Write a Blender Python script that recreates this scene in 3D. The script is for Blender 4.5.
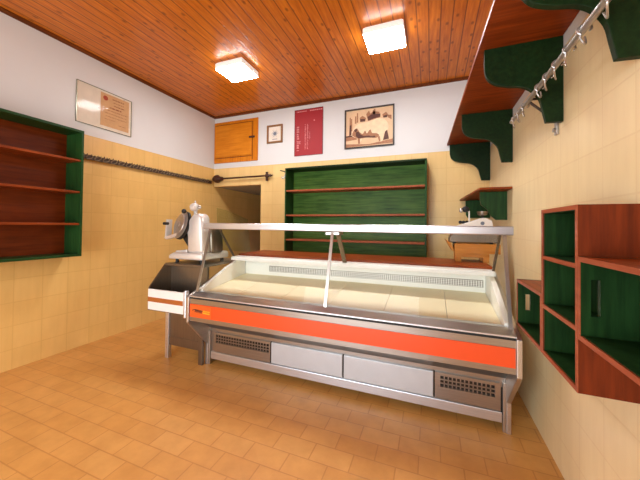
import bpy, bmesh, math, random
from mathutils import Vector, Matrix
random.seed(7)
S = bpy.context.scene
for o in list(bpy.data.objects): bpy.data.objects.remove(o)
COL = S.collection

# ------------------------------------------------------------------ camera
F, CX, CY, YAW, PIT, ROL, CAMH = 290.9183, 315.9513, 222.047, .3765, .0147, .0105, 1.25
cd = bpy.data.cameras.new('camera'); cam = bpy.data.objects.new('camera', cd); COL.objects.link(cam)
fw = Vector((-math.sin(YAW), math.cos(YAW), 0)); rt = Vector((math.cos(YAW), math.sin(YAW), 0)); up = Vector((0, 0, 1))
f2 = math.cos(PIT)*fw + math.sin(PIT)*up; u2 = -math.sin(PIT)*fw + math.cos(PIT)*up
r3 = math.cos(ROL)*rt + math.sin(ROL)*u2; u3 = -math.sin(ROL)*rt + math.cos(ROL)*u2
m = Matrix((r3, u3, -f2)).transposed().to_4x4(); m.translation = (0, 0, CAMH)
cam.matrix_world = m
cd.sensor_width = 36; cd.sensor_fit = 'HORIZONTAL'; cd.lens = F*36/640
cd.shift_x = (320-CX)/640; cd.shift_y = (CY-240)/640; cd.clip_start = .02
S.camera = cam

# ------------------------------------------------------------------ world, daylight, exposure
w = bpy.data.worlds.new('world'); S.world = w; w.use_nodes = True
bg = w.node_tree.nodes['Background']; bg.inputs[0].default_value = (.80, .90, 1, 1); bg.inputs[1].default_value = 1.2
def area(name, loc, rot, sx, sy, power, col):
    l = bpy.data.lights.new(name, 'AREA'); l.shape = 'RECTANGLE'; l.size = sx; l.size_y = sy
    l.energy = power; l.color = col
    o = bpy.data.objects.new(name, l); COL.objects.link(o); o.location = loc; o.rotation_euler = rot
    return o
DAY = area('shopfront_daylight', (-1.35, -1.72, 1.1), (math.radians(90), 0, 0), 2.3, 2.0, 120, (.88, .97, 1.05))
LAMP_STRENGTH = 74
vs = S.view_settings; vs.view_transform = 'Standard'; vs.look = 'None'; vs.gamma = 1; vs.exposure = -.06
vs.use_curve_mapping = False

# ------------------------------------------------------------------ materials
def lin(c):
    return tuple(((x/255)/12.92 if x/255 <= .04045 else ((x/255+.055)/1.055)**2.4) for x in c) + (1,)
class NT:
    def __init__(s, name):
        s.m = bpy.data.materials.new(name); s.m.use_nodes = True
        s.t = s.m.node_tree; s.n = s.t.nodes; s.p = s.n['Principled BSDF']
    def new(s, t, **k):
        n = s.n.new(t)
        for a, v in k.items(): setattr(n, a, v)
        return n
    def link(s, a, b): s.t.links.new(a, b)
    def set(s, n, i, v): n.inputs[i].default_value = v
    def math(s, op, a, b=None):
        n = s.new('ShaderNodeMath', operation=op)
        for i, v in enumerate((a, b)):
            if v is None: continue
            if isinstance(v, (int, float)): n.inputs[i].default_value = v
            else: s.link(v, n.inputs[i])
        return n.outputs[0]
    def pos(s): 
        g = s.new('ShaderNodeNewGeometry'); return g.outputs['Position']
    def sep(s, v):
        n = s.new('ShaderNodeSeparateXYZ'); s.link(v, n.inputs[0]); return n.outputs
    def comb(s, x, y, z):
        n = s.new('ShaderNodeCombineXYZ')
        for i, v in enumerate((x, y, z)):
            if isinstance(v, (int, float)): n.inputs[i].default_value = v
            else: s.link(v, n.inputs[i])
        return n.outputs[0]
    def noise(s, vec, scale, detail=3, rough=.5):
        n = s.new('ShaderNodeTexNoise'); s.link(vec, n.inputs['Vector'])
        n.inputs['Scale'].default_value = scale; n.inputs['Detail'].default_value = detail; n.inputs['Roughness'].default_value = rough
        return n.outputs['Fac']
    def ramp(s, fac, stops):
        n = s.new('ShaderNodeValToRGB'); s.link(fac, n.inputs[0]); e = n.color_ramp.elements
        while len(e) < len(stops): e.new(.5)
        for i, (p, c) in enumerate(stops): e[i].position = p; e[i].color = c
        return n.outputs[0]
    def mix(s, fac, a, b, mode='MIX'):
        n = s.new('ShaderNodeMix', data_type='RGBA', blend_type=mode)
        if isinstance(fac, (int, float)): n.inputs[0].default_value = fac
        else: s.link(fac, n.inputs[0])
        for i, v in ((6, a), (7, b)):
            if isinstance(v, tuple): n.inputs[i].default_value = v
            else: s.link(v, n.inputs[i])
        return n.outputs[2]
    def bump(s, h, strength, dist=.01):
        n = s.new('ShaderNodeBump'); n.inputs['Strength'].default_value = strength; n.inputs['Distance'].default_value = dist
        s.link(h, n.inputs['Height']); s.link(n.outputs[0], s.p.inputs['Normal'])
    def col(s, v):
        if isinstance(v, tuple): s.p.inputs['Base Color'].default_value = v
        else: s.link(v, s.p.inputs['Base Color'])
    def rough(s, v): s.p.inputs['Roughness'].default_value = v

def plain(name, c, rough=.5, metal=0, var=.06, scale=14):
    t = NT(name); co = t.pos(); n = t.noise(co, scale, 3)
    c = lin(c); d = tuple(x*(1-var*2) for x in c[:3])+(1,)
    t.col(t.ramp(n, [(.3, d), (.7, c)])); t.rough(rough); t.p.inputs['Metallic'].default_value = metal
    return t.m
def grain(name, dark, light, axis, rough=.45, scale=9, stretch=14, bump=.1):
    """streaky wood or brushed paint; axis = the direction of the grain"""
    t = NT(name); x, y, z = t.sep(t.pos())
    v = [x, y, z]; k = 'xyz'.index(axis); v[k] = t.math('MULTIPLY', v[k], 1/stretch)
    co = t.comb(*v)
    n = t.noise(co, scale*5, 6, .6); n2 = t.noise(t.pos(), 5, 2)
    f = t.math('ADD', t.math('MULTIPLY', n, .75), t.math('MULTIPLY', n2, .25))
    t.col(t.ramp(f, [(.32, lin(dark)), (.66, lin(light))])); t.rough(rough); t.p.inputs['Specular IOR Level'].default_value = .18
    t.bump(n, bump, .004)
    return t.m
def tilewall(name, ax, base, base2, mortar, w=.2, h=.2, rough=.35, mort=.004, off=(0, 0)):
    t = NT(name); x, y, z = t.sep(t.pos())
    u = t.math('ADD', y if ax == 'x' else x, off[0]+20*w); v = t.math('ADD', z, off[1])
    co = t.comb(u, v, 0)
    b = t.new('ShaderNodeTexBrick', offset=0.0); t.link(co, b.inputs['Vector'])
    b.inputs['Scale'].default_value = 1; b.inputs['Mortar Size'].default_value = mort; b.inputs['Mortar Smooth'].default_value = .3
    b.inputs['Brick Width'].default_value = w; b.inputs['Row Height'].default_value = h
    b.inputs['Color1'].default_value = lin(base); b.inputs['Color2'].default_value = lin(base2); b.inputs['Mortar'].default_value = lin(mortar)
    st = t.comb(t.math('MULTIPLY', x, 1), t.math('MULTIPLY', y, 1), t.math('MULTIPLY', z, .15))
    n = t.noise(st, 22, 4, .6); n2 = t.noise(t.pos(), 3.5, 3)
    f = t.math('ADD', t.math('MULTIPLY', n, .6), t.math('MULTIPLY', n2, .4))
    sh = t.ramp(f, [(.3, (.90, .88, .84, 1)), (.7, (1, 1, 1, 1))])
    t.col(t.mix(1.0, b.outputs['Color'], sh, 'MULTIPLY')); t.rough(rough)
    inv = t.math('SUBTRACT', 1, b.outputs['Fac']); t.bump(inv, .15, .002)
    return t.m
def floor_mat():
    t = NT('terracotta_floor'); x, y, z = t.sep(t.pos())
    co = t.comb(t.math('ADD', x, 20*.22+.056), t.math('ADD', y, 5-.957+0.0), 0)
    b = t.new('ShaderNodeTexBrick', offset=0.5); t.link(co, b.inputs['Vector'])
    b.inputs['Scale'].default_value = 1; b.inputs['Mortar Size'].default_value = .004; b.inputs['Mortar Smooth'].default_value = .4
    b.inputs['Brick Width'].default_value = .22; b.inputs['Row Height'].default_value = .125
    b.inputs['Color1'].default_value = lin((228, 172, 98)); b.inputs['Color2'].default_value = lin((221, 162, 87)); b.inputs['Mortar'].default_value = lin((205, 145, 76))
    n = t.noise(t.pos(), 9, 4, .6); n2 = t.noise(t.pos(), 2.2, 2)
    f = t.math('ADD', t.math('MULTIPLY', n, .6), t.math('MULTIPLY', n2, .4))
    sh = t.ramp(f, [(.32, (.80, .76, .70, 1)), (.68, (1, 1, 1, 1))])
    t.col(t.mix(1.0, b.outputs['Color'], sh, 'MULTIPLY')); t.rough(.38)
    inv = t.math('SUBTRACT', 1, b.outputs['Fac']); t.bump(inv, .25, .002)
    return t.m
def ceiling_mat():
    t = NT('varnished_pine_boards'); x, y, z = t.sep(t.pos())
    W = .095
    u = t.math('DIVIDE', t.math('ADD', x, 10), W); idx = t.math('FLOOR', u); fr = t.math('FRACT', u)
    e = t.math('MINIMUM', fr, t.math('SUBTRACT', 1, fr))
    groove = t.ramp(e, [(.02, (0, 0, 0, 1)), (.07, (1, 1, 1, 1))])
    wn = t.new('ShaderNodeTexWhiteNoise', noise_dimensions='1D'); t.link(idx, wn.inputs['W'])
    co = t.comb(t.math('ADD', x, t.math('MULTIPLY', wn.outputs['Value'], 7)), t.math('MULTIPLY', y, .09), 0)
    n = t.noise(co, 40, 5, .6)
    base = t.ramp(n, [(.3, lin((184, 92, 10))), (.7, lin((224, 132, 30)))])
    tint = t.ramp(wn.outputs['Value'], [(0, (.90, .87, .82, 1)), (1, (1.0, 1.0, 1.0, 1))])
    c = t.mix(1.0, base, tint, 'MULTIPLY')
    vo = t.new('ShaderNodeTexVoronoi', voronoi_dimensions='2D', feature='F1')
    t.link(t.comb(t.math('ADD', u, t.math('MULTIPLY', idx, 0.37)), t.math('ADD', t.math('MULTIPLY', y, 6), t.math('MULTIPLY', wn.outputs['Value'], 9)), 0), vo.inputs['Vector'])
    vo.inputs['Scale'].default_value = 1.0
    kn = t.ramp(vo.outputs['Distance'], [(.07, (1, 1, 1, 1)), (.17, (0, 0, 0, 1))])
    few = t.math('GREATER_THAN', t.sep(vo.outputs['Color'])[0], .62); kn = t.math('MULTIPLY', kn, few)
    c = t.mix(t.math('MULTIPLY', kn, .65), c, lin((96, 40, 10)))
    c = t.mix(groove, lin((120, 58, 14)), c)
    t.col(c); t.rough(.32); t.bump(groove, .3, .003)
    t.p.inputs['Specular IOR Level'].default_value = .35
    return t.m
def steel_mat(name, c, axis, rough=.32):
    t = NT(name); x, y, z = t.sep(t.pos()); v = [x, y, z]; k = 'xyz'.index(axis); v[k] = t.math('MULTIPLY', v[k], .02)
    n = t.noise(t.comb(*v), 160, 3, .6)
    c = lin(c); d = tuple(q*.84 for q in c[:3])+(1,)
    t.col(t.ramp(n, [(.3, d), (.7, c)])); t.p.inputs['Metallic'].default_value = .92; t.rough(rough)
    t.bump(n, .04, .001)
    return t.m
def glass_mat(name, tint, refl=.012):
    m = bpy.data.materials.new(name); m.use_nodes = True; t = m.node_tree; t.nodes.remove(t.nodes['Principled BSDF'])
    a = t.nodes.new('ShaderNodeBsdfTransparent'); a.inputs[0].default_value = tint
    g = t.nodes.new('ShaderNodeBsdfGlossy'); g.inputs['Roughness'].default_value = .03
    f = t.nodes.new('ShaderNodeLayerWeight'); f.inputs[0].default_value = .5
    p = t.nodes.new('ShaderNodeMath'); p.operation = 'POWER'; t.links.new(f.outputs['Facing'], p.inputs[0]); p.inputs[1].default_value = 4
    q = t.nodes.new('ShaderNodeMath'); q.operation = 'MULTIPLY_ADD'; t.links.new(p.outputs[0], q.inputs[0]); q.inputs[1].default_value = refl*6; q.inputs[2].default_value = refl; q.use_clamp = True
    mx = t.nodes.new('ShaderNodeMixShader'); t.links.new(q.outputs[0], mx.inputs[0]); t.links.new(a.outputs[0], mx.inputs[1]); t.links.new(g.outputs[0], mx.inputs[2])
    t.links.new(mx.outputs[0], t.nodes['Material Output'].inputs[0])
    return m
def emit_mat(name, c, s):
    t = NT(name); t.col((.9, .9, .88, 1)); t.p.inputs['Emission Color'].default_value = c; t.p.inputs['Emission Strength'].default_value = s
    return t.m

M = {}
M['floor'] = floor_mat(); M['ceiling'] = ceiling_mat()
M['tile_left'] = tilewall('ochre_tiles_side', 'x', (237, 194, 118), (232, 188, 111), (226, 181, 104), off=(0.02, 0.03))
M['tile_back'] = tilewall('ochre_tiles_back', 'y', (240, 206, 140), (236, 200, 134), (228, 190, 124), off=(0.03, 0.03))
M['tile_right'] = tilewall('cream_tiles', 'x', (246, 225, 178), (244, 222, 175), (239, 215, 167), off=(0.13, 0.03))
M['plaster'] = plain('white_plaster', (220, 219, 217), .8, var=.015, scale=3)
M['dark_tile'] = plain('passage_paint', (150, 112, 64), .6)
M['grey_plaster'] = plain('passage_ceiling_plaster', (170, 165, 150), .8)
M['trimwood'] = grain('dark_stained_trim', (84, 40, 14), (122, 62, 24), 'y')
M['red_x'] = grain('red_brown_wood_x', (104, 40, 8), (152, 68, 20), 'x')
M['red_y'] = grain('red_brown_wood_y', (104, 40, 8), (152, 68, 20), 'y')
M['red_z'] = grain('red_brown_wood_z', (84, 28, 4), (120, 46, 12), 'z')
M['red_dark'] = grain('red_brown_back_boards', (84, 30, 4), (120, 48, 10), 'y')
M['red_edge'] = grain('worn_red_brown_edge', (138, 66, 38), (172, 92, 58), 'y')
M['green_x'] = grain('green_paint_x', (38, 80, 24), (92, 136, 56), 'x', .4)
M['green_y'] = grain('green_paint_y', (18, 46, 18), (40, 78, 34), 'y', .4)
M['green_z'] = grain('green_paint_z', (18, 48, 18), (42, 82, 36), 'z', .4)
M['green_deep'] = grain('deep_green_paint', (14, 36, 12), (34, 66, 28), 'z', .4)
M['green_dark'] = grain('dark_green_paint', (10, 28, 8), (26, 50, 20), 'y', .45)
M['steel_x'] = steel_mat('brushed_steel_x', (176, 170, 164), 'x', .28)
M['steel_y'] = steel_mat('brushed_steel_y', (210, 204, 198), 'y')
M['steel_z'] = steel_mat('brushed_steel_z', (196, 188, 178), 'z')
M['steel_dark'] = steel_mat('darkened_steel', (138, 126, 112), 'z', .36)
M['alu'] = steel_mat('pale_aluminium', (226, 228, 234), 'x', .34)
M['alu_cast'] = plain('polished_cast_aluminium', (236, 232, 226), .42, .5, .03)
M['panel_grey'] = plain('silver_grey_panel', (200, 202, 206), .36, .35, .02); M['zinc'] = plain('zinc_plated_steel', (196, 190, 184), .35, .85, .08, 60)
M['iron'] = plain('black_wrought_iron', (74, 56, 42), .5, .5, .15, 50)
M['iron_worn'] = plain('worn_iron', (150, 128, 100), .5, .5, .15, 50); M['bronze_rod'] = plain('dark_brown_rod', (66, 32, 18), .45, .2)
M['rubber'] = plain('black_rubber', (26, 24, 22), .6)
M['dark'] = plain('dark_gap', (30, 26, 22), .8)
M['orange'] = plain('orange_stripe', (238, 82, 30), .35, 0, .02)
M['orange_dark'] = plain('orange_emblem_plate', (226, 98, 34), .35)
M['yellow'] = plain('yellow_lettering', (250, 200, 50), .4)
M['brownprint'] = plain('dark_brown_print', (72, 34, 22), .6)
M['cream'] = plain('cream_plastic', (252, 250, 240), .4, 0, .02, 5)
M['deck'] = plain('beige_display_tray', (252, 240, 200), .38, 0, .03, 4)
M['white'] = plain('white_enamel', (240, 238, 232), .4, 0, .02)
M['brown_stripe'] = plain('brown_stripe', (176, 98, 40), .4)
M['glass'] = glass_mat('clear_glass', (.985, .992, .985, 1), .009); M['glass_green'] = glass_mat('green_edged_glass', (.86, .91, .85, 1))
M['acrylic'] = glass_mat('clear_acrylic', (.98, .97, .95, 1), .004)
M['glass_edge'] = plain('glass_rim', (150, 150, 130), .2, .4)
M['pine_x'] = grain('orange_pine_x', (176, 104, 36), (212, 144, 66), 'x'); M['pine_z'] = grain('orange_pine_z', (176, 104, 36), (212, 144, 66), 'z')
M['door_x'] = grain('varnished_orange_wood_x', (196, 112, 20), (222, 138, 34), 'x', .35); M['door_z'] = grain('varnished_orange_wood_z', (190, 106, 18), (216, 130, 30), 'z', .35)
M['paper'] = plain('aged_paper', (214, 170, 124), .8); M['sheet'] = plain('pale_backing_sheet', (232, 222, 208), .7)
M['ink'] = plain('brown_ink', (150, 92, 60), .8); M['redink'] = plain('red_ink', (170, 70, 48), .8); M['blueink'] = plain('grey_blue_ink', (120, 128, 140), .8)
M['poster'] = plain('crimson_poster', (160, 16, 26), .6, 0, .03); M['pinkprint'] = plain('pale_pink_print', (226, 150, 148), .6); M['posteredge'] = plain('dark_red_edge', (110, 16, 28), .5)
M['sepia'] = plain('sepia_print', (226, 190, 150), .6); M['sepia_light'] = plain('sepia_highlight', (240, 214, 176), .6, 0, .08, 22)
M['sepia_mid'] = plain('sepia_midtone', (176, 120, 84), .6, 0, .15, 40); M['sepia_dark'] = plain('sepia_shadow', (92, 50, 36), .6, 0, .15, 60)
M['frame_dark'] = plain('dark_picture_frame', (52, 40, 34), .4); M['frame_wood'] = plain('brown_picture_frame', (140, 94, 52), .45)
M['mount'] = plain('cream_picture_mount', (236, 222, 206), .7)
M['lamp'] = emit_mat('lamp_diffuser_light', (.96, .98, 1.0, 1), LAMP_STRENGTH); M['lamp_body'] = emit_mat('lamp_side_light', (1, .95, .88, 1), .35)

# ------------------------------------------------------------------ builders
class MB:
    def __init__(s): s.b = bmesh.new(); s.mi = 0
    def _f(s, vs):
        f = s.b.faces.new(vs); f.material_index = s.mi; return f
    def box(s, x0, x1, y0, y1, z0, z1):
        v = [s.b.verts.new((x, y, z)) for x in (x0, x1) for y in (y0, y1) for z in (z0, z1)]
        for q in ((0, 1, 3, 2), (4, 6, 7, 5), (0, 4, 5, 1), (2, 3, 7, 6), (0, 2, 6, 4), (1, 5, 7, 3)): s._f([v[i] for i in q])
        return s
    def prism(s, poly, axis, lo, hi):
        """poly in the two other axes (in x,y,z order), extruded along axis"""
        def P(a, b, c): return {'x': (c, a, b), 'y': (a, c, b), 'z': (a, b, c)}[axis]
        A = [s.b.verts.new(P(a, b, lo)) for a, b in poly]; B = [s.b.verts.new(P(a, b, hi)) for a, b in poly]
        n = len(poly); s._f(A[::-1]); s._f(B)
        for i in range(n): s._f([A[i], A[(i+1) % n], B[(i+1) % n], B[i]])
        return s
    def hexa(s, lo, hi):
        A = [s.b.verts.new(p) for p in lo]; B = [s.b.verts.new(p) for p in hi]; n = len(lo)
        s._f(A[::-1]); s._f(B)
        for i in range(n): s._f([A[i], A[(i+1) % n], B[(i+1) % n], B[i]])
        return s
    def tube(s, pts, r, seg=8, closed=False):
        pts = [Vector(p) for p in pts]; n = len(pts); rings = []
        prev = None
        for i, p in enumerate(pts):
            if closed: t = pts[(i+1) % n]-pts[i-1]
            else: t = pts[min(i+1, n-1)]-pts[max(i-1, 0)]
            t.normalize()
            if prev is None:
                a = Vector((0, 0, 1)) if abs(t.z) < .9 else Vector((1, 0, 0)); u = t.cross(a).normalized()
            else: u = (prev - t*prev.dot(t)).normalized()
            prev = u; v = t.cross(u)
            rr = r[i] if isinstance(r, (list, tuple)) else r
            rings.append([s.b.verts.new(p + (u*math.cos(k*2*math.pi/seg)+v*math.sin(k*2*math.pi/seg))*rr) for k in range(seg)])
        for i in range(n if closed else n-1):
            A, B = rings[i], rings[(i+1) % n]
            for k in range(seg): s._f([A[k], A[(k+1) % seg], B[(k+1) % seg], B[k]])
        if not closed: s._f(rings[0][::-1]); s._f(rings[-1])
        return s
    def cyl(s, p0, p1, r0, r1=None, seg=20): return s.tube([p0, p1], [r0, r0 if r1 is None else r1], seg)
    def lathe(s, c, axis, prof, seg=24):
        """prof: (distance along axis, radius)"""
        a = Vector(axis).normalized(); c = Vector(c)
        h = Vector((0, 0, 1)) if abs(a.z) < .9 else Vector((1, 0, 0)); u = a.cross(h).normalized(); v = a.cross(u)
        rings = [[s.b.verts.new(c+a*d+(u*math.cos(k*2*math.pi/seg)+v*math.sin(k*2*math.pi/seg))*r) for k in range(seg)] for d, r in prof]
        for A, B in zip(rings, rings[1:]):
            for k in range(seg): s._f([A[k], A[(k+1) % seg], B[(k+1) % seg], B[k]])
        s._f(rings[0][::-1]); s._f(rings[-1]); return s
    def ball(s, c, r, sc=(1, 1, 1)):
        mt = Matrix.Translation(c) @ Matrix.Diagonal((sc[0]*r, sc[1]*r, sc[2]*r, 1))
        g = bmesh.ops.create_uvsphere(s.b, u_segments=16, v_segments=10, radius=1, matrix=mt)
        for v in g['verts']:
            for f in v.link_faces: f.material_index = s.mi
        return s
    def poly(s, pts): s._f([s.b.verts.new(p) for p in pts]); return s
    def build(s, name, mats, parent=None, origin=None, bevel=0, smooth=False, label=None, cat=None, group=None, kind=None):
        if not isinstance(mats, (list, tuple)): mats = [mats]
        bmesh.ops.recalc_face_normals(s.b, faces=s.b.faces)
        o0 = Vector((0, 0, 0))
        if parent is not None: o0 = wloc(parent)
        if origin is not None: o0 = Vector(origin)
        for v in s.b.verts: v.co -= o0
        me = bpy.data.meshes.new(name); s.b.to_mesh(me); s.b.free()
        for q in mats: me.materials.append(M[q] if isinstance(q, str) else q)
        if smooth:
            for p in me.polygons: p.use_smooth = True
        o = bpy.data.objects.new(name, me); COL.objects.link(o)
        if parent is not None: o.parent = parent
        if parent is not None and origin is not None: o.location = o0 - wloc(parent)
        elif parent is None: o.location = o0
        if bevel:
            bv = o.modifiers.new('bevel', 'BEVEL'); bv.width = bevel; bv.segments = 2; bv.limit_method = 'ANGLE'; bv.angle_limit = math.radians(40)
        if smooth and not bevel:
            es = o.modifiers.new('split', 'EDGE_SPLIT'); es.split_angle = math.radians(40)
        tag(o, label, cat, group, kind)
        return o
def wloc(o):
    v = Vector(o.location)
    while o.parent: o = o.parent; v = v + Vector(o.location)
    return v
def tag(o, label=None, cat=None, group=None, kind=None):
    if label: o['label'] = label
    if cat: o['category'] = cat
    if group: o['group'] = group
    if kind: o['kind'] = kind
    return o
def thing(name, loc, label, cat, group=None):
    o = bpy.data.objects.new(name, None); COL.objects.link(o); o.location = loc; o.empty_display_size = .1
    return tag(o, label, cat, group)
def struct(name, mb, mats, **k): return mb.build(name, mats, kind='structure', **k)
def spline(pts, n=8):
    """Catmull-Rom through 2D or 3D points"""
    P = [Vector(p) for p in pts]; P = [P[0]*2-P[1]] + P + [P[-1]*2-P[-2]]; out = []
    for i in range(1, len(P)-2):
        for k in range(n):
            t = k/n
            out.append(.5*((2*P[i]) + (P[i+1]-P[i-1])*t + (2*P[i-1]-5*P[i]+4*P[i+1]-P[i+2])*t*t + (3*P[i]-P[i-1]-3*P[i+1]+P[i+2])*t**3))
    out.append(P[-2]); return out

# ------------------------------------------------------------------ the room
XL, XR, YB, ZC, ZT = -3.3304, .6255, 3.8331, 3.0335, 2.176
YF = -1.6; YP = 6.2; DX, DZ = -2.43, 1.885      # front wall, end of passage, doorway
struct('floor', MB().box(XL-.1, XR+.1, YF-.1, YP, -.1, 0), 'floor')
struct('ceiling', MB().box(XL-.1, XR+.1, YF-.1, YB+.1, ZC, ZC+.1), 'ceiling')
b = MB().box(XL-.1, XL, YF, YP, 0, ZT); b.mi = 1; b.box(XL-.1, XL, YF, YB, ZT, ZC); struct('wall_left', b, ['tile_left', 'plaster'])
b = MB().box(XR, XR+.1, YF, YB+.1, 0, ZT); b.mi = 1; b.box(XR, XR+.1, YF, YB+.1, ZT, ZC); struct('wall_right', b, ['tile_right', 'plaster'])
b = MB().box(DX, XR, YB, YB+.1, 0, ZT).box(XL, DX, YB, YB+.1, DZ, ZT); b.mi = 1; b.box(XL, XR, YB, YB+.1, ZT, ZC); struct('wall_back', b, ['tile_back', 'plaster'])
b = MB().box(XL, -2.52, YF-.1, YF, 0, ZC).box(-.18, XR, YF-.1, YF, 0, ZC).box(-2.52, -.18, YF-.1, YF, 2.12, ZC); struct('wall_front', b, 'plaster')
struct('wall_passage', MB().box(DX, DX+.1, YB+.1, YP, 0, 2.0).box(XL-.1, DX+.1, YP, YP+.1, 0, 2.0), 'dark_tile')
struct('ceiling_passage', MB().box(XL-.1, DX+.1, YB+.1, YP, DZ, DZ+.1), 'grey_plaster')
struct('trim_1', MB().prism([(XL, ZC), (XL+.03, ZC), (XL+.03, ZC-.012), (XL+.012, ZC-.03), (XL, ZC-.03)], 'y', YF, YB), 'trimwood')
struct('trim_2', MB().prism([(YB, ZC), (YB-.03, ZC), (YB-.03, ZC-.012), (YB-.012, ZC-.03), (YB, ZC-.03)], 'x', XL+.03, XR), 'trimwood')

# ------------------------------------------------------------------ ceiling lamps
def lamp(x0, x1, y0, y1, label):
    t = thing('ceiling_lamp', ((x0+x1)/2, (y0+y1)/2, ZC-.08), label, 'ceiling light', 'square ceiling lamps')
    MB().box(x0+.015, x1-.015, y0+.015, y1-.015, ZC-.012, ZC).build('mounting_plate', 'white', t)
    MB().box(x0, x1, y0, y1, ZC-.068, ZC-.012).build('housing', 'lamp_body', t, bevel=.008)
    MB().box(x0+.006, x1-.006, y0+.006, y1-.006, ZC-.08, ZC-.068).build('diffuser', 'lamp', t, bevel=.005)
lamp(-2.205, -1.855, 2.525, 2.845, 'lit white square ceiling lamp on the boards, the one nearer the left wall')
lamp(-.575, -.225, 2.535, 2.85, 'lit white square ceiling lamp on the boards, the one nearer the red-brown overhead shelf')

# ------------------------------------------------------------------ the glass display counter
QX0, QX1 = -1.885, .458
ct = thing('display_counter', ((QX0+QX1)/2, 2.5, 0), 'long stainless steel glass-fronted refrigerated display counter with an orange front stripe', 'display counter')
ENDP = [(2.09, 0), (2.09, .19), (1.875, .425), (1.858, .445), (1.858, .65), (1.872, .662), (1.95, .69), (2.56, .925), (3.0, .935), (3.0, 0)]
for (x0, x1) in ((QX0, QX0+.026), (QX1-.026, QX1)):
    MB().prism(ENDP, 'x', x0, x1).build('end_panel', 'steel_y', ct, bevel=.004)
X0, X1 = QX0+.026, QX1-.026
# insulated tub and machine body
MB().prism([(2.125, .06), (2.125, .32), (1.96, .46), (1.96, .60), (2.62, .69), (2.62, .93), (2.98, .93), (2.98, .06)], 'x', X0, X1).build('body', 'steel_x', ct)
MB().box(X0+.02, X1-.02, 2.24, 2.9, .0, .06).build('plinth', 'dark', ct)  # shadow gap above the floor, its shade put into the dark colour
MB().box(X0+.02, X1-.02, 2.106, 2.14, .052, .115).build('base_rail', 'alu', ct, bevel=.003)
for (x0, x1) in ((X0, X0+.016), (X1-.016, X1)): MB().box(x0, x1, 2.10, 2.126, .0, .30).build('foot', 'steel_z', ct, bevel=.002)
# lower front: vented panel, two plain panels, vented panel
YPn = 2.108
def plainpanel(x0, x1): MB().box(x0, x1, YPn, 2.125, .122, .290).build('service_panel', 'panel_grey', ct, bevel=.003)
def ventpanel(x0, x1, gx0, gx1, ncol):
    f = MB(); gz0, gz1 = .200, .272
    f.box(x0, x1, YPn, 2.124, .122, gz0).box(x0, x1, YPn, 2.124, gz1, .290).box(x0, gx0, YPn, 2.124, gz0, gz1).box(gx1, x1, YPn, 2.124, gz0, gz1)
    p = f.build('vented_panel', 'steel_x', ct)
    g = MB(); nr = 3
    for i in range(1, ncol): x = gx0+(gx1-gx0)*i/ncol; g.box(x-.0035, x+.0035, YPn+.001, YPn+.004, gz0, gz1)
    for j in range(1, nr): z = gz0+(gz1-gz0)*j/nr; g.box(gx0, gx1, YPn+.001, YPn+.004, z-.004, z+.004)
    g.build('vent_grille', 'steel_x', p)
    MB().box(gx0, gx1, 2.1225, 2.1235, gz0, gz1).build('vent_opening', 'dark', p)
ventpanel(-1.80, -1.228, -1.785, -1.24, 20); plainpanel(-1.218, -.611); plainpanel(-.600, .018); ventpanel(.030, .405, .062, .375, 13)
for x in (-1.223, -.6055, .024): MB().box(x-.004, x+.004, 2.112, 2.126, .122, .292).build('panel_gap', 'dark', ct)
MB().box(.406, .416, 2.112, 2.126, .10, .26).build('panel_gap', 'dark', ct)
# bumper with stripe
bump = MB().prism([(1.885, .452), (1.872, .458), (1.872, .492), (1.875, .492), (1.875, .600), (1.872, .600), (1.872, .640), (1.95, .640), (1.955, .46)], 'x', X0, X1).build('bumper', 'steel_x', ct)
st = MB().box(X0+.006, X1-.004, 1.868, 1.875, .493, .599).build('stripe', 'orange', bump, label='orange stripe')
MB().box(X0, X1, 1.876, 1.95, .640, .654).build('rubber_strip', 'rubber', ct)
MB().prism([(1.874, .654), (1.874, .662), (1.955, .684), (2.0, .684), (2.0, .655)], 'x', X0, X1).build('glass_sill', 'alu', ct)
# emblem on the stripe
e = MB().box(X0+.012, X0+.232, 1.866, 1.868, .499, .594); eo = e.build('emblem_plate', 'orange_dark', bump, label='orange maker plate with yellow and dark lettering')
e = MB()
for i in range(9):
    x = X0+.060+i*.0085; z = .550-.0006*i
    e.prism([(x, z-.013), (x+.004, z-.013), (x+.010, z+.011), (x+.006, z+.011)], 'y', 1.8648, 1.866)
    if i % 2: e.prism([(x, z-.002), (x+.013, z-.001), (x+.013, z+.003), (x, z+.002)], 'y', 1.8648, 1.866)
e.prism([(X0+.035, .547), (X0+.06, .555), (X0+.145, .551), (X0+.145, .555), (X0+.06, .561), (X0+.035, .552)], 'y', 1.8646, 1.866)
e.mi = 1
for i in range(6):
    x = X0+.145+i*.0115; z = .547-.0006*i
    e.prism([(x, z-.014), (x+.004, z-.014), (x+.008, z+.012), (x+.004, z+.012)], 'y', 1.8648, 1.866)
    e.prism([(x+.002, z-.014), (x+.012, z-.012), (x+.013, z-.007), (x+.003, z-.009)], 'y', 1.8648, 1.866)
    e.prism([(x+.003, z+.002), (x+.012, z+.003), (x+.013, z+.008), (x+.004, z+.007)], 'y', 1.8648, 1.866)
e.build('maker_lettering', ['brownprint', 'yellow'], bump)
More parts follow.
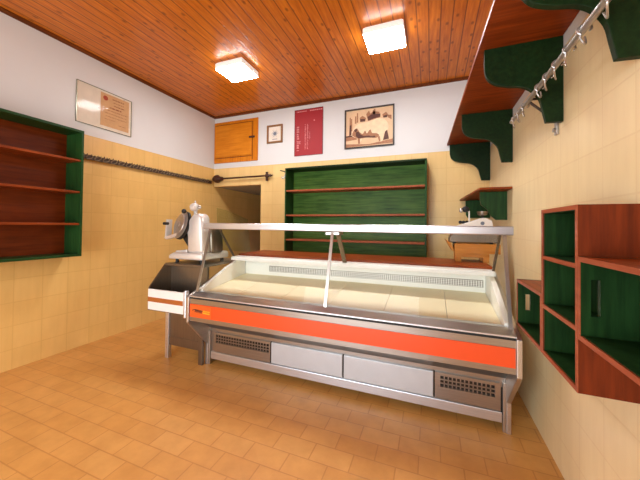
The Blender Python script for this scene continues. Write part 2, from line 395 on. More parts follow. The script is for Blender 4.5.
# well: trays, side walls, back with air grille
xs = [X0+.035, -1.5, -1.1, -.7, -.3, .10, X1-.035]
dz = lambda y: .668 + (y-1.99)*.128
for i in range(6):
    a0, a1 = xs[i]+.0015, xs[i+1]-.0015
    MB().prism([(1.985, dz(1.985)-.01), (2.60, dz(2.60)-.01), (2.60, dz(2.60)), (1.985, dz(1.985))], 'x', a0, a1).build('display_tray', 'deck', ct)
MB().box(xs[0], xs[-1], 2.60, 2.62, .69, .915).build('well_back', 'cream', ct)
gr = MB()
for zz in (.792, .806, .820, .834): gr.box(xs[0]+.3, xs[-1]-.02, 2.588, 2.591, zz-.002, zz+.002)
x = xs[0]+.3
while x < xs[-1]-.02: gr.box(x, x+.007, 2.591, 2.597, .788, .838); x += .018
gr.build('air_grille', 'white', ct)
MB().box(xs[0]+.29, xs[-1]-.015, 2.5975, 2.5995, .785, .842).build('air_slot', 'steel_dark', ct)
for (x0, x1) in ((X0, X0+.034), (X1-.034, X1)):
    MB().prism([(1.98, .66), (1.98, .70), (2.30, .845), (2.50, .905), (2.60, .905), (2.60, .66)], 'x', x0, x1).build('well_side', 'cream', ct, bevel=.004)
MB().prism([(2.40, .905), (2.40, .932), (2.412, .94), (2.52, .94), (2.52, .905)], 'x', X0, X1).build('service_lip', 'white', ct, bevel=.003)
MB().box(X0, X1, 2.52, 3.02, .937, .96).build('worktop', 'red_x', ct, bevel=.003, label='red-brown wooden worktop')
# glass and its supports
RY0, RY1, RZ0, RZ1 = 2.05, 2.25, 1.208, 1.262
def pane_y(z): return 1.945 + (z-.684)/(RZ0-.684)*.15
rail = MB().prism([(RY0, RZ0), (RY0-.004, RZ0+.006), (RY0-.004, RZ1-.006), (RY0+.004, RZ1), (RY1, RZ1), (RY1, RZ0+.02), (RY0+.03, RZ0+.02), (RY0+.03, RZ0)], 'x', QX0-.005, QX1)
for v in rail.b.verts: v.co.z += (.458-v.co.x)*.0035
rail = rail.build('top_rail', 'white_rail' if 'white_rail' in M else 'alu', ct)
for (x0, x1) in ((X0+.01, -.694), (-.686, X1-.006)):
    MB().prism([(pane_y(.684), .684), (pane_y(RZ0+.018), RZ0+.018), (pane_y(RZ0+.018)+.006, RZ0+.018), (pane_y(.684)+.006, .684)], 'x', x0, x1).build('front_glass', 'glass', ct)
for x in (X0+.012, X1-.018):
    MB().prism([(pane_y(.69)+.012, .70), (pane_y(RZ0)+.012, RZ0), (2.22, RZ0), (2.42, .94), (2.33, .90)], 'x', x, x+.006).build('side_glass', 'glass', ct)
for x, wd, ws_ in ((X0+.012, .011, .8), (-.69, .011, 1.6), (X1-.012, .010, .8)):
    MB().hexa([(x-wd, pane_y(.684)-.012, .684), (x+wd, pane_y(.684)-.012, .684), (x+wd, pane_y(.684)-.002, .684), (x-wd, pane_y(.684)-.002, .684)],
              [(x-wd, pane_y(RZ0)-.012, RZ0), (x+wd, pane_y(RZ0)-.012, RZ0), (x+wd, pane_y(RZ0)-.002, RZ0), (x-wd, pane_y(RZ0)-.002, RZ0)]).build('front_post', 'steel_z', ct)
    MB().hexa([(x-wd*ws_, 2.425, .94), (x+wd*ws_, 2.425, .94), (x+wd*ws_, 2.44, .94), (x-wd*ws_, 2.44, .94)],
              [(x-wd*ws_, 2.19, RZ0+.02), (x+wd*ws_, 2.19, RZ0+.02), (x+wd*ws_, 2.205, RZ0+.02), (x-wd*ws_, 2.205, RZ0+.02)]).build('rear_strut', 'steel_dark', ct)
MB().box(-.745, -.635, 2.082, 2.19, RZ0-.022, RZ0+.0).build('rail_clamp', 'zinc', ct, bevel=.003)

# ------------------------------------------------------------------ side cabinet with the slicer
SX0, SX1 = -2.335, QX0-.004
sc = thing('side_cabinet', (-2.11, 2.35, 0), 'small dark steel cabinet with a white drawer-like front left of the display counter', 'cabinet')
MB().prism([(1.868, .49), (1.868, .695), (2.035, .885), (2.62, .885), (2.62, .49)], 'x', SX0, SX0+.012).build('side_panel', 'steel_dark', sc, bevel=.003)
MB().box(SX0+.012, SX1, 2.03, 2.62, .868, .892).build('top', 'steel_dark', sc, bevel=.004)
MB().box(SX0+.012, SX1, 2.10, 2.115, .49, .868).build('back_board', 'steel_dark', sc)
MB().box(SX0+.012, SX1, 1.88, 2.10, .49, .505).build('shelf', 'steel_dark', sc)
fr = MB().box(SX0+.002, SX1-.03, 1.862, 1.88, .50, .682).build('front_panel', 'white', sc, bevel=.006, label='white front panel with brown stripe')
MB().box(SX0+.004, SX1-.034, 1.8605, 1.862, .572, .612).build('stripe', 'brown_stripe', fr)
MB().box(SX1-.03, SX1, 1.858, 1.90, .47, .70).build('corner_post', 'alu', sc, bevel=.01)
MB().box(SX0+.01, SX0+.05, 2.045, 2.085, 0, .49).build('leg', 'alu', sc, bevel=.003)
MB().box(SX0+.01, SX0+.05, 2.56, 2.60, 0, .49).build('leg', 'steel_dark', sc)
MB().box(SX0+.05, SX1-.04, 2.06, 2.075, .205, .49).build('apron', 'steel_dark', sc)
MB().box(SX0+.05, SX1-.04, 2.055, 2.075, .125, .205).build('lower_rail', 'steel_dark', sc, bevel=.002)
MB().box(SX1-.045, SX1-.0, 2.055, 2.085, 0, .49).build('leg', 'steel_dark', sc, bevel=.003)
MB().box(SX0+.05, SX1-.04, 2.5, 2.51, .0, .49).build('rear_panel', 'dark', sc)

# meat slicer
SZ = .892
sl = thing('meat_slicer', (-2.1, 2.25, SZ), 'silver meat slicer with round blade standing on the small side cabinet', 'slicer')
for (x, y) in ((-2.27, 2.12), (-1.97, 2.12), (-2.27, 2.40), (-1.97, 2.40)):
    MB().cyl((x, y, SZ), (x, y, SZ+.035), .018, .014).build('foot', 'rubber', sl, smooth=True)
MB().prism([(-2.33, SZ+.035), (-2.33, SZ+.07), (-2.28, SZ+.095), (-1.94, SZ+.10), (-1.925, SZ+.08), (-1.925, SZ+.035)], 'y', 2.07, 2.45).build('base', 'alu_cast', sl, bevel=.012, smooth=True)
MB().prism([(-2.13, SZ+.095), (-2.135, SZ+.25), (-2.155, SZ+.33), (-2.125, SZ+.40), (-2.07, SZ+.465), (-1.99, SZ+.465), (-1.965, SZ+.43), (-1.945, SZ+.095)], 'y', 2.10, 2.22).build('motor_housing', 'alu_cast', sl, bevel=.025, smooth=True)
MB().prism([(-2.05, SZ+.095), (-2.05, SZ+.36), (-1.93, SZ+.34), (-1.915, SZ+.095)], 'y', 2.20, 2.36).build('motor_cover', 'steel_dark', sl, bevel=.02, smooth=True)
bn = Vector((-.35, -.90, .27)).normalized(); bc = Vector((-2.245, 2.13, SZ+.36))
MB().lathe(bc, bn, [(-.004, .02), (-.004, .130), (.0, .136), (.004, .130), (.012, .102), (.020, .098), (.022, .02)], 40).build('blade', 'zinc', sl, smooth=True)
MB().lathe(bc-bn*.032, bn, [(0, .05), (0, .140), (.024, .140), (.024, .05)], 40).build('blade_guard', 'rubber', sl, smooth=True)
MB().lathe(bc+bn*.022, bn, [(0, .03), (.010, .03), (.012, .012)], 20).build('blade_hub', 'zinc', sl, smooth=True)
MB().tube(spline([(-2.12, 2.20, SZ+.42), (-2.12, 2.19, SZ+.48), (-2.10, 2.17, SZ+.52)], 6), .018, 12).build('sharpener_arm', 'alu_cast', sl, smooth=True)
MB().lathe((-2.13, 2.15, SZ+.525), (1, 0, .1), [(0, .012), (.01, .036), (.035, .040), (.06, .034), (.07, .012)], 16).build('sharpener', 'alu_cast', sl, smooth=True)
MB().ball((-2.175, 2.10, SZ+.488), .022).build('sharpener_knob', 'rubber', sl, smooth=True)
MB().cyl((-2.085, 2.15, SZ+.44), (-2.085, 2.15, SZ+.59), .007, seg=12).build('clamp_screw', 'zinc', sl, smooth=True)
MB().ball((-2.035, 2.15, SZ+.525), .018).build('clamp_knob', 'zinc', sl, smooth=True)
MB().hexa([(-2.415, 2.10, SZ+.24), (-2.395, 2.10, SZ+.235), (-2.395, 2.16, SZ+.235), (-2.415, 2.16, SZ+.24)], [(-2.40, 2.10, SZ+.41), (-2.385, 2.10, SZ+.41), (-2.385, 2.16, SZ+.41), (-2.40, 2.16, SZ+.41)]).build('carriage_plate', 'alu_cast', sl)
MB().hexa([(-2.405, 2.08, SZ+.235), (-2.395, 2.10, SZ+.215), (-2.15, 2.10, SZ+.285), (-2.16, 2.08, SZ+.305)], [(-2.405, 2.14, SZ+.235), (-2.395, 2.16, SZ+.215), (-2.15, 2.16, SZ+.285), (-2.16, 2.14, SZ+.305)]).build('carriage', 'alu_cast', sl)
MB().cyl((-2.43, 2.10, SZ+.37), (-2.375, 2.10, SZ+.37), .014, seg=14).build('carriage_handle', 'rubber', sl, smooth=True)
MB().prism([(-2.31, SZ+.08), (-2.29, SZ+.11), (-2.15, SZ+.125), (-2.15, SZ+.08)], 'y', 2.12, 2.30).build('receiving_tray', 'alu_cast', sl, bevel=.005)
MB().prism([(-2.24, SZ+.25), (-2.14, SZ+.13), (-2.14, SZ+.29)], 'y', 2.14, 2.20).build('carriage_arm', 'rubber', sl)
MB().prism([(-2.06, SZ+.10), (-2.08, SZ+.54), (-1.95, SZ+.51), (-1.70, SZ+.42), (-1.66, SZ+.10)], 'y', 2.44, 2.446).build('plastic_guard', 'glass_green', sl)

# ------------------------------------------------------------------ back wall shelf unit
def shelf_board(name, mb, mat, edge, par, **k): return mb.build(name, [mat, edge], par, **k)
BX0, BX1, BY0 = -1.885, -.046, 3.583
bu = thing('shelf_unit', ((BX0+BX1)/2, 3.7, 0), 'large green wall shelf unit with red-brown shelves behind the display counter', 'shelf unit')
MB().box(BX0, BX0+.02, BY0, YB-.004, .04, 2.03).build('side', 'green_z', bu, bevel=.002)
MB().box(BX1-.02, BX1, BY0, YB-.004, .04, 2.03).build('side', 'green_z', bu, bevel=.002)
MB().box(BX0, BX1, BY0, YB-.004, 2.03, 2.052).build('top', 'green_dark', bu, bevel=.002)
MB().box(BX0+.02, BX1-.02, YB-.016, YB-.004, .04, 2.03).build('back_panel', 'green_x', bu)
for z in (1.735, 1.397, 1.062, .725, .39): MB().box(BX0+.02, BX1-.02, BY0+.002, YB-.016, z-.011, z+.011).build('shelf', 'red_edge', bu, bevel=.002)
MB().box(BX0+.02, BX1-.02, BY0, YB-.016, .0, .06).build('plinth', 'green_dark', bu)

# left wall shelf unit
LX, LY1, LY0 = -3.08, 1.755, .50
lu = thing('wall_shelf', (XL, 1.1, .945), 'green framed wall shelf with red-brown back and shelves on the left wall', 'wall shelf')
MB().box(XL+.003, LX, LY1-.02, LY1, .945, 2.135).build('side', 'green_z', lu, bevel=.002)
MB().box(XL+.003, LX, LY0, LY0+.02, .945, 2.135).build('side', 'green_z', lu)
MB().box(XL+.003, LX, LY0+.02, LY1-.02, 2.113, 2.135).build('top', 'green_y', lu, bevel=.002)
MB().box(XL+.003, LX, LY0+.02, LY1-.02, .945, .967).build('bottom', 'green_y', lu, bevel=.002)
MB().box(XL+.003, XL+.015, LY0+.02, LY1-.02, .967, 2.113).build('back_panel', 'red_dark', lu)
for z in (1.848, 1.55, 1.248): MB().box(XL+.015, LX-.01, LY0+.02, LY1-.02, z-.01, z+.01).build('shelf', 'red_y', lu, bevel=.002)

# framed certificate behind clear plastic
cf = thing('framed_certificate', (XL, 2.1, 2.287), 'clear plastic wall panel holding an old beige certificate, on the left wall', 'certificate')
MB().box(XL+.001, XL+.006, 1.815, 2.387, 2.288, 2.705).build('backing', 'sheet', cf)
MB().box(XL+.006, XL+.0075, 2.045, 2.36, 2.325, 2.685).build('certificate_sheet', 'paper', cf)
k = MB()
for j, (y0, y1, wd) in enumerate(((2.17, 2.30, .010), (2.18, 2.30, .006), (2.19, 2.31, .010), (2.14, 2.27, .014), (2.12, 2.34, .006), (2.09, 2.33, .005), (2.10, 2.33, .005), (2.09, 2.20, .004), (2.24, 2.33, .004))):
    z = 2.645-j*.034; y = y0
    while y < y1:
        l = .012+random.random()*.03; k.box(XL+.0075, XL+.0080, y, min(y+l, y1), z-wd/2, z+wd/2); y += l+.007
k.build('certificate_print', 'ink', cf)
MB().cyl((XL+.0075, 2.095, 2.632), (XL+.0082, 2.095, 2.632), .026).build('seal', 'redink', cf)
fr = MB()
for (y0, y1, z0, z1) in ((1.812, 2.39, 2.285, 2.289), (1.812, 2.39, 2.705, 2.709), (1.812, 1.816, 2.285, 2.709), (2.386, 2.39, 2.285, 2.709)): fr.box(XL+.001, XL+.015, y0, y1, z0, z1)
fr.build('panel_rim', 'glass_edge', cf)
MB().box(XL+.010, XL+.014, 1.816, 2.386, 2.289, 2.705).build('plastic_pane', 'acrylic', cf)
for (y, z) in ((2.03, 2.50), (2.3, 2.69)): MB().cyl((XL+.008, y, z), (XL+.018, y, z), .007, seg=10).build('clip', 'zinc', cf)

# wrought iron rail on the left wall
ir = thing('iron_hook_rail', (XL, 2.8, 1.93), 'long dark wrought iron rail with scroll rings on the left wall', 'hook rail')
k = MB().box(XL+.022, XL+.034, 1.79, 3.74, 1.918, 1.964)
for i in range(60):
    y = 1.82+i*.032+random.uniform(-.006, .006); h = 1.968+random.random()*.014; k.prism([(y-.004, 1.962), (y+.004, 1.962), (y+.006, h), (y+.001, h)], 'x', XL+.024, XL+.032)
k.build('bar', 'iron', ir)
k = MB(); y = 1.84
while y < 3.7:
    pts = [(XL+.040, y+.028*math.cos(a)+.018*math.sin(a), 1.942+.024*math.sin(a)) for a in [i*2*math.pi/12 for i in range(12)]]
    k.tube(pts, .0045, 6, True); y += .085
k.build('scroll_rings', 'iron_worn', ir, smooth=True)
for y in (1.83, 2.45, 3.1, 3.7): MB().box(XL+.001, XL+.022, y-.015, y+.015, 1.925, 1.959).build('wall_bracket', 'iron', ir)

# rod above the doorway
rd = thing('curtain_rod', (-2.8, YB, 1.995), 'dark brown rod with a cross-shaped end above the dark doorway', 'curtain rod')
MB().cyl((-3.26, YB-.05, 2.0), (-2.20, YB-.05, 2.004), .013, seg=14).build('rod', 'bronze_rod', rd, smooth=True)
MB().lathe((-3.32, YB-.05, 2.0), (1, 0, 0), [(0, .005), (.02, .03), (.07, .062), (.11, .066), (.16, .035), (.2, .03), (.21, .012)], 18).build('left_finial', 'bronze_rod', rd, smooth=True)
MB().lathe((-2.33, YB-.05, 2.004), (1, 0, 0), [(0, .013), (.02, .03), (.05, .032), (.07, .018), (.1, .02), (.12, .008)], 14).build('right_finial', 'bronze_rod', rd, smooth=True)
MB().box(-2.31, -2.28, YB-.07, YB-.035, 1.925, 2.06).box(-2.31, -2.28, YB-.07, YB-.002, 1.985, 2.02).build('bracket', 'bronze_rod', rd, bevel=.006)
MB().box(-3.17, -3.145, YB-.055, YB-.002, 1.985, 2.015).build('bracket', 'bronze_rod', rd)

# small hook beside shelf unit
hk = thing('wall_hook', (BX0, 3.61, 1.95), 'small metal hook fixed to the left side of the large green shelf unit', 'hook')
MB().box(BX0-.008, BX0-.001, 3.60, 3.63, 1.92, 2.03).build('hook_plate', 'zinc', hk, bevel=.002)
MB().tube(spline([(BX0-.008, 3.615, 2.005), (BX0-.05, 3.61, 2.02), (BX0-.09, 3.61, 2.03)], 6), .008, 8).build('arm', 'iron', hk, smooth=True)
MB().tube(spline([(BX0-.008, 3.615, 1.985), (BX0-.022, 3.61, 1.94), (BX0-.04, 3.61, 1.915), (BX0-.06, 3.61, 1.925), (BX0-.062, 3.61, 1.945)], 6), .009, 8).build('hook', 'zinc', hk, smooth=True)

# ------------------------------------------------------------------ things on the white wall
Y = YB-.001
cb = thing('wall_cupboard_door', (-2.9, YB, 2.26), 'orange varnished wooden cupboard door set high in the white back wall', 'cupboard')
MB().box(-3.322, -2.488, Y-.014, Y, 2.26, 2.925).build('frame', 'door_z', cb, bevel=.003)
MB().box(-3.285, -2.60, Y-.024, Y-.014, 2.36, 2.87).build('panel', 'door_x', cb, bevel=.004)
MB().box(-3.30, -2.595, Y-.019, Y-.014, 2.335, 2.344).box(-2.585, -2.577, Y-.019, Y-.014, 2.28, 2.87).box(-3.30, -2.577, Y-.019, Y-.014, 2.872, 2.880).build('moulding', 'trimwood', cb)
MB().box(-2.635, -2.535, Y-.042, Y-.026, 2.615, 2.642).box(-2.625, -2.605, Y-.026, Y-.014, 2.618, 2.638).box(-2.56, -2.545, Y-.026, Y-.014, 2.618, 2.638).build('latch', 'brownprint', cb, bevel=.003)

def frame(par, x0, x1, z0, z1, wd, dp, mat):
    f = MB().box(x0, x0+wd, Y-dp, Y, z0, z1).box(x1-wd, x1, Y-dp, Y, z0, z1).box(x0+wd, x1-wd, Y-dp, Y, z0, z0+wd).box(x0+wd, x1-wd, Y-dp, Y, z1-wd, z1)
    f.build('frame', mat, par, bevel=.003)
sp = thing('small_picture', (-2.19, YB, 2.497), 'small brown framed picture of a round emblem between cupboard door and crimson poster', 'picture')
frame(sp, -2.327, -2.06, 2.497, 2.772, .028, .02, 'frame_wood')
MB().box(-2.30, -2.087, Y-.008, Y, 2.524, 2.745).build('mount', 'mount', sp)
k = MB(); c = (-2.193, 2.640)
for i in range(12):
    a = i*math.pi/6; r0, r1 = .02, .055 if i % 2 else .07
    k.prism([(c[0]+r0*math.cos(a-.2), c[1]+r0*math.sin(a-.2)), (c[0]+r1*math.cos(a), c[1]+r1*math.sin(a)), (c[0]+r0*math.cos(a+.2), c[1]+r0*math.sin(a+.2))], 'y', Y-.0095, Y-.008)
k.prism([(c[0]+.024*math.cos(i*.524), c[1]+.024*math.sin(i*.524)) for i in range(12)], 'y', Y-.010, Y-.008)
k.box(-2.235, -2.15, Y-.0095, Y-.008, 2.552, 2.560).build('emblem', 'blueink', sp)

po = thing('poster', (-1.64, YB, 2.272), 'tall crimson poster with pale sideways lettering on the white back wall', 'poster')
MB().box(-1.862, -1.424, Y-.006, Y, 2.273, 2.940).build('sheet', 'poster', po)
fr = MB()
for (x0, x1, z0, z1) in ((-1.865, -1.421, 2.270, 2.276), (-1.865, -1.421, 2.937, 2.943), (-1.865, -1.857, 2.276, 2.937), (-1.429, -1.421, 2.276, 2.937)): fr.box(x0, x1, Y-.009, Y, z0, z1)
fr.build('edge', 'posteredge', po)
k = MB()
def glyphs_v(x, wd, z0, z1, step, th):        # sideways column of illegible letter strokes
    z = z0
    while z < z1:
        h = wd*random.choice((.55, .6, 1, .6)); q = Y-.0075
        k.box(x, x+h, q, Y-.006, z, z+th)
        if random.random() < .7: k.box(x, x+h*.9, q, Y-.006, z+step*.5, z+step*.5+th)
        if random.random() < .8: k.box(x+h*random.choice((0, .4, .8)), x+h*random.choice((0, .4, .8))+th, q, Y-.006, z, z+step*.6)
        z += step
glyphs_v(-1.828, .062, 2.345, 2.705, .033, .008)
glyphs_v(-1.70, .022, 2.36, 2.72, .014, .003); glyphs_v(-1.665, .020, 2.36, 2.72, .013, .003); glyphs_v(-1.628, .014, 2.50, 2.60, .010, .002)
x = -1.832
while x < -1.45:
    l = random.uniform(.01, .03); k.box(x, x+l, Y-.0075, Y-.006, 2.904+random.random()*.004, 2.919)
    x += l+(.05 if -1.70 < x < -1.66 else .006)
k.prism([(-1.555+.010*math.cos(i*.785), 2.765+.010*math.sin(i*.785)) for i in range(8)], 'y', Y-.0075, Y-.006)
k.build('print', 'pinkprint', po)

pg = thing('pig_picture', (-.77, YB, 2.305), 'dark framed sepia picture of a large pig on the white back wall', 'picture')
PX0, PX1, PZ0, PZ1 = -1.102, -.442, 2.305, 2.838
frame(pg, PX0, PX1, PZ0, PZ1, .018, .022, 'frame_dark')
MB().box(PX0+.016, PX1-.016, Y-.006, Y, PZ0+.016, PZ1-.016).build('print', 'sepia', pg)
def pp(u, v): return (PX0+.018+u*(PX1-PX0-.036), PZ0+.018+(1-v)*(PZ1-PZ0-.036))      # u right, v down, 0..1 in the print
def shape(mb, pts, lv): mb.prism([pp(*p) for p in pts], 'y', Y-.006-.0006*lv, Y-.006)
k = MB()
for (u, h0, h1) in ((.08, .18, .62), (.11, .22, .56), (.24, .08, .34), (.20, .16, .36), (.58, .05, .2), (.61, .03, .2)): shape(k, [(u, h0), (u+.025, h0), (u+.03, h1), (u-.005, h1)], 1)
shape(k, [(0, .70), (.24, .68), (.24, .80), (0, .82)], 1); shape(k, [(.44, .14), (.50, .05), (.53, .14), (.60, .08), (.72, .12), (.74, .27), (.48, .33)], 1)
shape(k, [(.30, .22), (.36, .17), (.44, .24), (.42, .33), (.31, .33)], 1); shape(k, [(.78, .20), (.86, .14), (.92, .26), (.80, .29)], 1)
shape(k, [(.88, .22), (.97, .24), (.97, .36), (.9, .30)], 1)
shape(k, [(.0, .90), (.5, .95), (1, .86), (1, .97), (0, .99)], 1)
k.build('background_figures', 'sepia_mid', pg)
k = MB(); shape(k, [(.47, .22), (.56, .16), (.74, .17), (.74, .25), (.60, .28), (.49, .32)], 2); shape(k, [(.31, .25), (.42, .26), (.42, .33), (.32, .33)], 2); shape(k, [(.08, .40), (.12, .38), (.12, .66), (.07, .68)], 2)
shape(k, [(.80, .24), (.88, .22), (.88, .29), (.81, .29)], 2); shape(k, [(.84, .66), (.88, .60), (.91, .78), (.92, .86), (.80, .88)], 2); shape(k, [(0, .68), (.24, .665), (.24, .70), (0, .72)], 2)
k.build('background_shadows', 'sepia_dark', pg)
k = MB()
body = spline([(.17, .50), (.25, .39), (.38, .36), (.52, .34), (.64, .29), (.74, .29), (.83, .34), (.90, .46), (.90, .60), (.84, .66), (.80, .80), (.78, .90), (.72, .90), (.70, .80), (.62, .78), (.48, .74), (.38, .76), (.33, .86), (.30, .92), (.26, .90), (.26, .78), (.20, .74), (.13, .68), (.13, .60)], 4)
shape(k, [(p.x, p.y) for p in body], 3); k.build('pig', 'sepia_light', pg)
k = MB()
shape(k, [(p.x, p.y) for p in spline([(.14, .62), (.19, .52), (.25, .50), (.30, .60), (.37, .66), (.42, .58), (.46, .66), (.53, .56), (.57, .66), (.66, .68), (.72, .74), (.66, .80), (.52, .78), (.44, .77), (.36, .78), (.28, .78), (.20, .73), (.14, .68)], 4)], 4)
shape(k, [(.26, .76), (.31, .76), (.315, .92), (.27, .92)], 4); shape(k, [(.69, .78), (.73, .76), (.75, .90), (.715, .90)], 4)
k.build('pig_shading', 'sepia_mid', pg)
k = MB(); shape(k, [(.22, .60), (.27, .58), (.33, .68), (.40, .72), (.50, .72), (.56, .75), (.62, .74), (.66, .79), (.50, .775), (.38, .765), (.28, .77), (.22, .71)], 5)
shape(k, [(.18, .53), (.24, .50), (.25, .57), (.20, .60)], 5)
k.build('pig_shadow', 'sepia_dark', pg)

# ------------------------------------------------------------------ overhead shelf on the right wall
CZ = 2.238
ov = thing('overhead_shelf', (.42, 2.4, CZ), 'long red-brown overhead shelf on wavy green brackets, high on the right wall', 'shelf')
def cfx(y): return .272 - (y-1.82)*.033          # front edge of the board
def board(y0, y1): MB().hexa([(cfx(y0)-.03, y0, CZ), (XR-.002, y0, CZ), (XR-.002, y1, CZ), (cfx(y1)-.03, y1, CZ)], [(cfx(y0)-.03, y0, CZ+.024), (XR-.002, y0, CZ+.024), (XR-.002, y1, CZ+.024), (cfx(y1)-.03, y1, CZ+.024)]).build('shelf_board', 'red_x', ov, bevel=.002)
board(1.425, YB-.004); board(.55, 1.421)
PROF = [(0, 1.797), (.072, 1.80), (.085, 1.86), (.100, 1.925), (.135, 1.975), (.18, 2.003), (.25, 2.018), (.305, 2.04), (.338, 2.075), (.35, 2.12), (.352, 2.16), (.352, CZ)]
def bracket(y, s):
    pr = [(p.x, p.y) for p in spline(PROF[1:11], 4)]
    poly = [(XR-.002, 1.797)] + [(XR-.002-p[0]*s, p[1]) for p in pr] + [(XR-.002-.352*s, CZ-.001), (XR-.002, CZ-.001)]
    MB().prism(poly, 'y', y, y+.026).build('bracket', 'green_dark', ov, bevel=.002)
for y, s in ((.60, .94), (1.215, .95), (1.825, 1.0), (2.81, 1.07), (3.795, 1.19)): bracket(y, s)

# lower corner shelf
ls = thing('corner_shelf', (.5, 3.3, 1.58), 'small red-brown shelf on green brackets low in the far right corner above the scale', 'shelf')
MB().hexa([(.387, 2.82, 1.578), (XR-.002, 2.82, 1.578), (XR-.002, YB-.004, 1.578), (.315, YB-.004, 1.568)], [(.387, 2.82, 1.596), (XR-.002, 2.82, 1.596), (XR-.002, YB-.004, 1.596), (.315, YB-.004, 1.588)]).build('shelf_board', 'red_y', ls, bevel=.002)
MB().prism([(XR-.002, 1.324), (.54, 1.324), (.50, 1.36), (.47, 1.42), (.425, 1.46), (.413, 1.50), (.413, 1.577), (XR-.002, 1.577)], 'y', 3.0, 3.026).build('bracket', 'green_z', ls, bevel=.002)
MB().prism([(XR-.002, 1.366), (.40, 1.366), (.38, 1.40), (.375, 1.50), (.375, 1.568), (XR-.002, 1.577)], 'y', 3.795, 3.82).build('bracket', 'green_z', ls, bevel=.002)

# hook rod under the overhead shelf
RX, RZ = .495, 1.952
rr = thing('hanging_rod', (RX, 1.4, RZ), 'grey metal hanging rod on the right wall under the overhead shelf', 'rod')
MB().cyl((RX, .58, RZ-.004), (RX, 2.26, RZ+.002), .0125, seg=14).build('rod', 'zinc', rr, smooth=True)
for y in (.70, 1.90):
    MB().box(XR-.012, XR-.001, y-.016, y+.016, 1.75, 1.985).build('wall_plate', 'zinc', rr, bevel=.002)
    MB().cyl((XR-.012, y, RZ+.004), (RX+.008, y, RZ+.004), .0065, seg=10).build('upper_arm', 'iron', rr, smooth=True)
    MB().cyl((XR-.012, y, RZ-.125), (RX+.006, y, RZ-.012), .0065, seg=10).build('lower_arm', 'iron', rr, smooth=True)
    MB().cyl((XR-.012, y, 1.775), (XR-.022, y, 1.775), .012, seg=6).build('bolt', 'zinc', rr)
def hook(y, flip):
    o = thing('meat_hook', (RX, y, RZ), 'bare S-shaped wire meat hook on the grey hanging rod', 'hook', 'wire hooks on the hanging rod')
    r = .0175; pts = [(RX+r*math.cos(a), y+.012*math.sin(a*.5), RZ+r*math.sin(a)-.004) for a in [math.radians(q) for q in range(-60, 241, 25)]]
    p1 = [(RX-.010, y+.012, RZ-.030), (RX-.002, y+.030*flip, RZ-.048), (RX+.008, y+.052*flip, RZ-.05), (RX+.012, y+.07*flip, RZ-.036), (RX+.010, y+.078*flip, RZ-.018)]
    return o, pts+p1
ys = (.76, .88, 1.0, 1.10, 1.27, 1.39, 1.50, 1.61, 1.72, 1.96, 2.06, 2.17)
for i, y in enumerate(ys):
    o, pts = hook(y, 1 if i % 4 else .4)
    MB().tube(spline(pts, 3), .0034, 7).build('hook_wire', 'zinc', o, smooth=True)

# ------------------------------------------------------------------ wooden crates on the right wall
GX = .460; T = .016
def crate(name, y0, y1, z0, z1, label, shelves=(), hand=None, near=None):
    """open box against the right wall, mouth towards the room"""
    c = thing(name, (XR-.08, (y0+y1)/2, z0), label, 'wall crate')
    X1_ = XR-.002
    if near:
        hx0, hx1, h0, h1 = near
        MB().box(GX, hx0, y0, y0+T+.002, z0, z1).box(hx1, X1_, y0, y0+T+.002, z0, z1).box(hx0, hx1, y0, y0+T+.002, z0, h0).box(hx0, hx1, y0, y0+T+.002, h1, z1).build('side_board', 'red_z', c)
    else: MB().box(GX, X1_, y0, y0+T, z0, z1).build('side_board', ['red_z'], c, bevel=.0015)
    if hand:
        hy = y1-T; hx0, hx1, h0, h1 = hand
        f = MB().box(GX, hx0, hy, y1, z0, z1).box(hx1, X1_, hy, y1, z0, z1).box(hx0, hx1, hy, y1, z0, h0).box(hx0, hx1, hy, y1, h1, z1)
        f.build('side_board', 'green_deep', c, label='green painted side board with a hand slot')
    else: MB().box(GX, X1_, y1-T, y1, z0, z1).build('side_board', 'red_z', c, bevel=.0015)
    MB().box(GX, X1_, y0+T, y1-T, z1-T, z1).build('top_board', 'red_y', c, bevel=.0015)
    MB().box(GX, X1_, y0+T, y1-T, z0, z0+T).build('bottom_board', 'red_y', c, bevel=.0015)
    MB().box(X1_-.02, X1_-.012, y0+T, y1-T, z0+T, z1-T).build('back_panel', 'green_deep', c)
    zz = [z0+T] + [q for s in shelves for q in (s-T/2, s+T/2)] + [z1-T]
    for s in shelves: MB().box(GX, X1_-.02, y0+T, y1-T, s-T/2, s+T/2).build('shelf', 'red_y', c, bevel=.0015)
    k = MB()
    for a, bb in zip(zz[::2], zz[1::2]):            # painted green lining of every cell
        k.box(GX+.004, X1_-.02, y0+T, y0+T+.002, a, bb) if not near else None; k.box(GX+.004, X1_-.02, y1-T-.002, y1-T, a, bb) if not hand else None
        k.box(GX+.004, X1_-.02, y0+T, y1-T, a, a+.002); k.box(GX+.004, X1_-.02, y0+T+.002, y1-T-.002, bb-.002, bb)
    k.build('green_lining', 'green_deep', c)
    k = MB().box(GX-.002, GX, y0, y1, z1-T, z1).box(GX-.002, GX, y0, y1, z0, z0+T).box(GX-.002, GX, y0, y0+T, z0+T, z1-T).box(GX-.002, GX, y1-T, y1, z0+T, z1-T)
    for s in shelves: k.box(GX-.002, GX, y0+T, y1-T, s-T/2, s+T/2)
    k.build('front_edging', 'red_edge', c, label='worn lighter red-brown front edges')
    return c
crate('crate_shelf', 1.235, 1.578, .702, 1.333, 'tall red-brown crate with three green cells, middle of the right wall crates', (.912, 1.124), None, (.475, .575, .945, 1.10))
crate('crate_shelf', 1.580, 1.980, .702, .962, 'low red-brown crate between the tall crate and the display counter', (), (.497, .520, .79, .88))
crate('crate_shelf', .80, 1.233, .883, 1.158, 'nearest red-brown crate with a hand slot, cut off by the picture edge', (), (.487, .511, .965, 1.085))

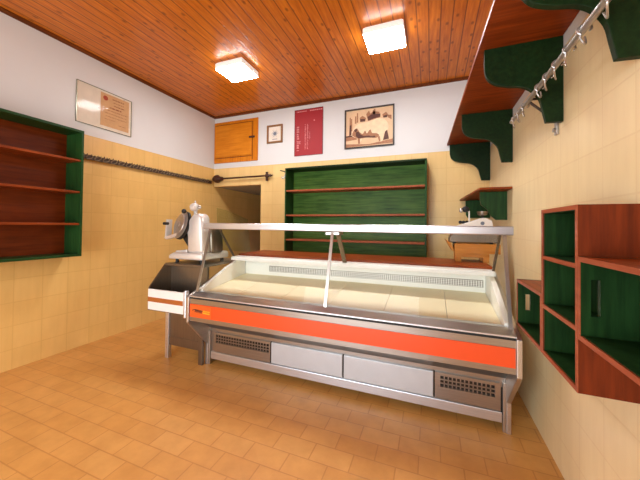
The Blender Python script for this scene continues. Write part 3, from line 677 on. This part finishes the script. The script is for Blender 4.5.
# ------------------------------------------------------------------ wooden stand and scale on the worktop
WZ = .960
sd = thing('wooden_stand', (.33, 2.86, WZ), 'low pine bench-like stand on the worktop under the weighing scale', 'stand')
MB().box(.19, .53, 2.76, 2.785, 1.035, 1.115).build('front_board', 'pine_x', sd, bevel=.003)
MB().box(.19, .53, 2.965, 2.99, 1.035, 1.115).build('rear_board', 'pine_x', sd, bevel=.003)
MB().box(.19, .53, 2.785, 2.965, 1.085, 1.110).build('top_board', 'pine_x', sd)
MB().hexa([(.165, 2.76, 1.06), (.19, 2.76, 1.04), (.19, 2.99, 1.04), (.165, 2.99, 1.06)], [(.115, 2.76, 1.15), (.165, 2.76, 1.118), (.165, 2.99, 1.118), (.115, 2.99, 1.15)]).build('end_board', 'pine_z', sd, bevel=.003)
MB().box(.198, .452, 2.775, 2.80, 1.0, 1.035).build('crosspiece', 'pine_x', sd, bevel=.002)
for (x, y) in ((.198, 2.775), (.405, 2.775), (.198, 2.93), (.405, 2.93)): MB().box(x, x+.045, y, y+.045, WZ, 1.0 if y < 2.9 else 1.035).build('leg', 'pine_z', sd, bevel=.002)

ws = thing('weighing_scale', (.33, 2.87, 1.115), 'grey and white shop weighing scale on the pine stand', 'scale')
for x, y in ((.19, 2.80), (.47, 2.80), (.19, 2.95), (.47, 2.95)): MB().cyl((x, y, 1.1155), (x, y, 1.13), .014, seg=12).build('foot', 'rubber', ws)
MB().prism([(.15, 1.125), (.15, 1.165), (.19, 1.225), (.50, 1.235), (.515, 1.19), (.515, 1.125)], 'y', 2.79, 2.97).build('base', 'steel_dark', ws, bevel=.006)
MB().prism([(.205, 1.236), (.208, 1.266), (.400, 1.334), (.43, 1.334), (.475, 1.312), (.488, 1.236)], 'y', 2.80, 2.95).build('keypad_housing', 'white', ws, bevel=.004)
MB().prism([(.405+.016*math.cos(i*.785), 1.29+.016*math.sin(i*.785)) for i in range(8)], 'y', 2.7985, 2.80).build('badge', 'blueink', ws)
MB().box(.155, .5, 2.785, 2.98, 1.226, 1.238).build('deck_edge', 'rubber', ws)
MB().cyl((.415, 2.88, 1.33), (.415, 2.88, 1.365), .012, seg=12).build('pan_post', 'rubber', ws)
MB().lathe((.415, 2.88, 1.36), (0, 0, 1), [(0, .02), (.004, .036), (.026, .042), (.034, .042), (.034, .02)], 20).build('weighing_pan', 'steel_dark', ws, smooth=True)
MB().cyl((.315, 2.9, 1.24), (.315, 2.9, 1.40), .006, seg=10).build('display_post', 'cream', ws)
MB().cyl((.315, 2.9, 1.395), (.28, 2.9, 1.42), .006, seg=10).build('display_arm', 'zinc', ws)
MB().ball((.285, 2.89, 1.415), .03, (1, .7, .9)).build('display_head', 'rubber', ws, smooth=True)
MB().ball((.250, 2.89, 1.405), .016, (1, .8, 1.3)).build('dial', 'zinc', ws, smooth=True)
for x in (.245, .270, .295): MB().ball((x, 2.90, 1.30), .015).build('knob', 'rubber', ws, smooth=True)
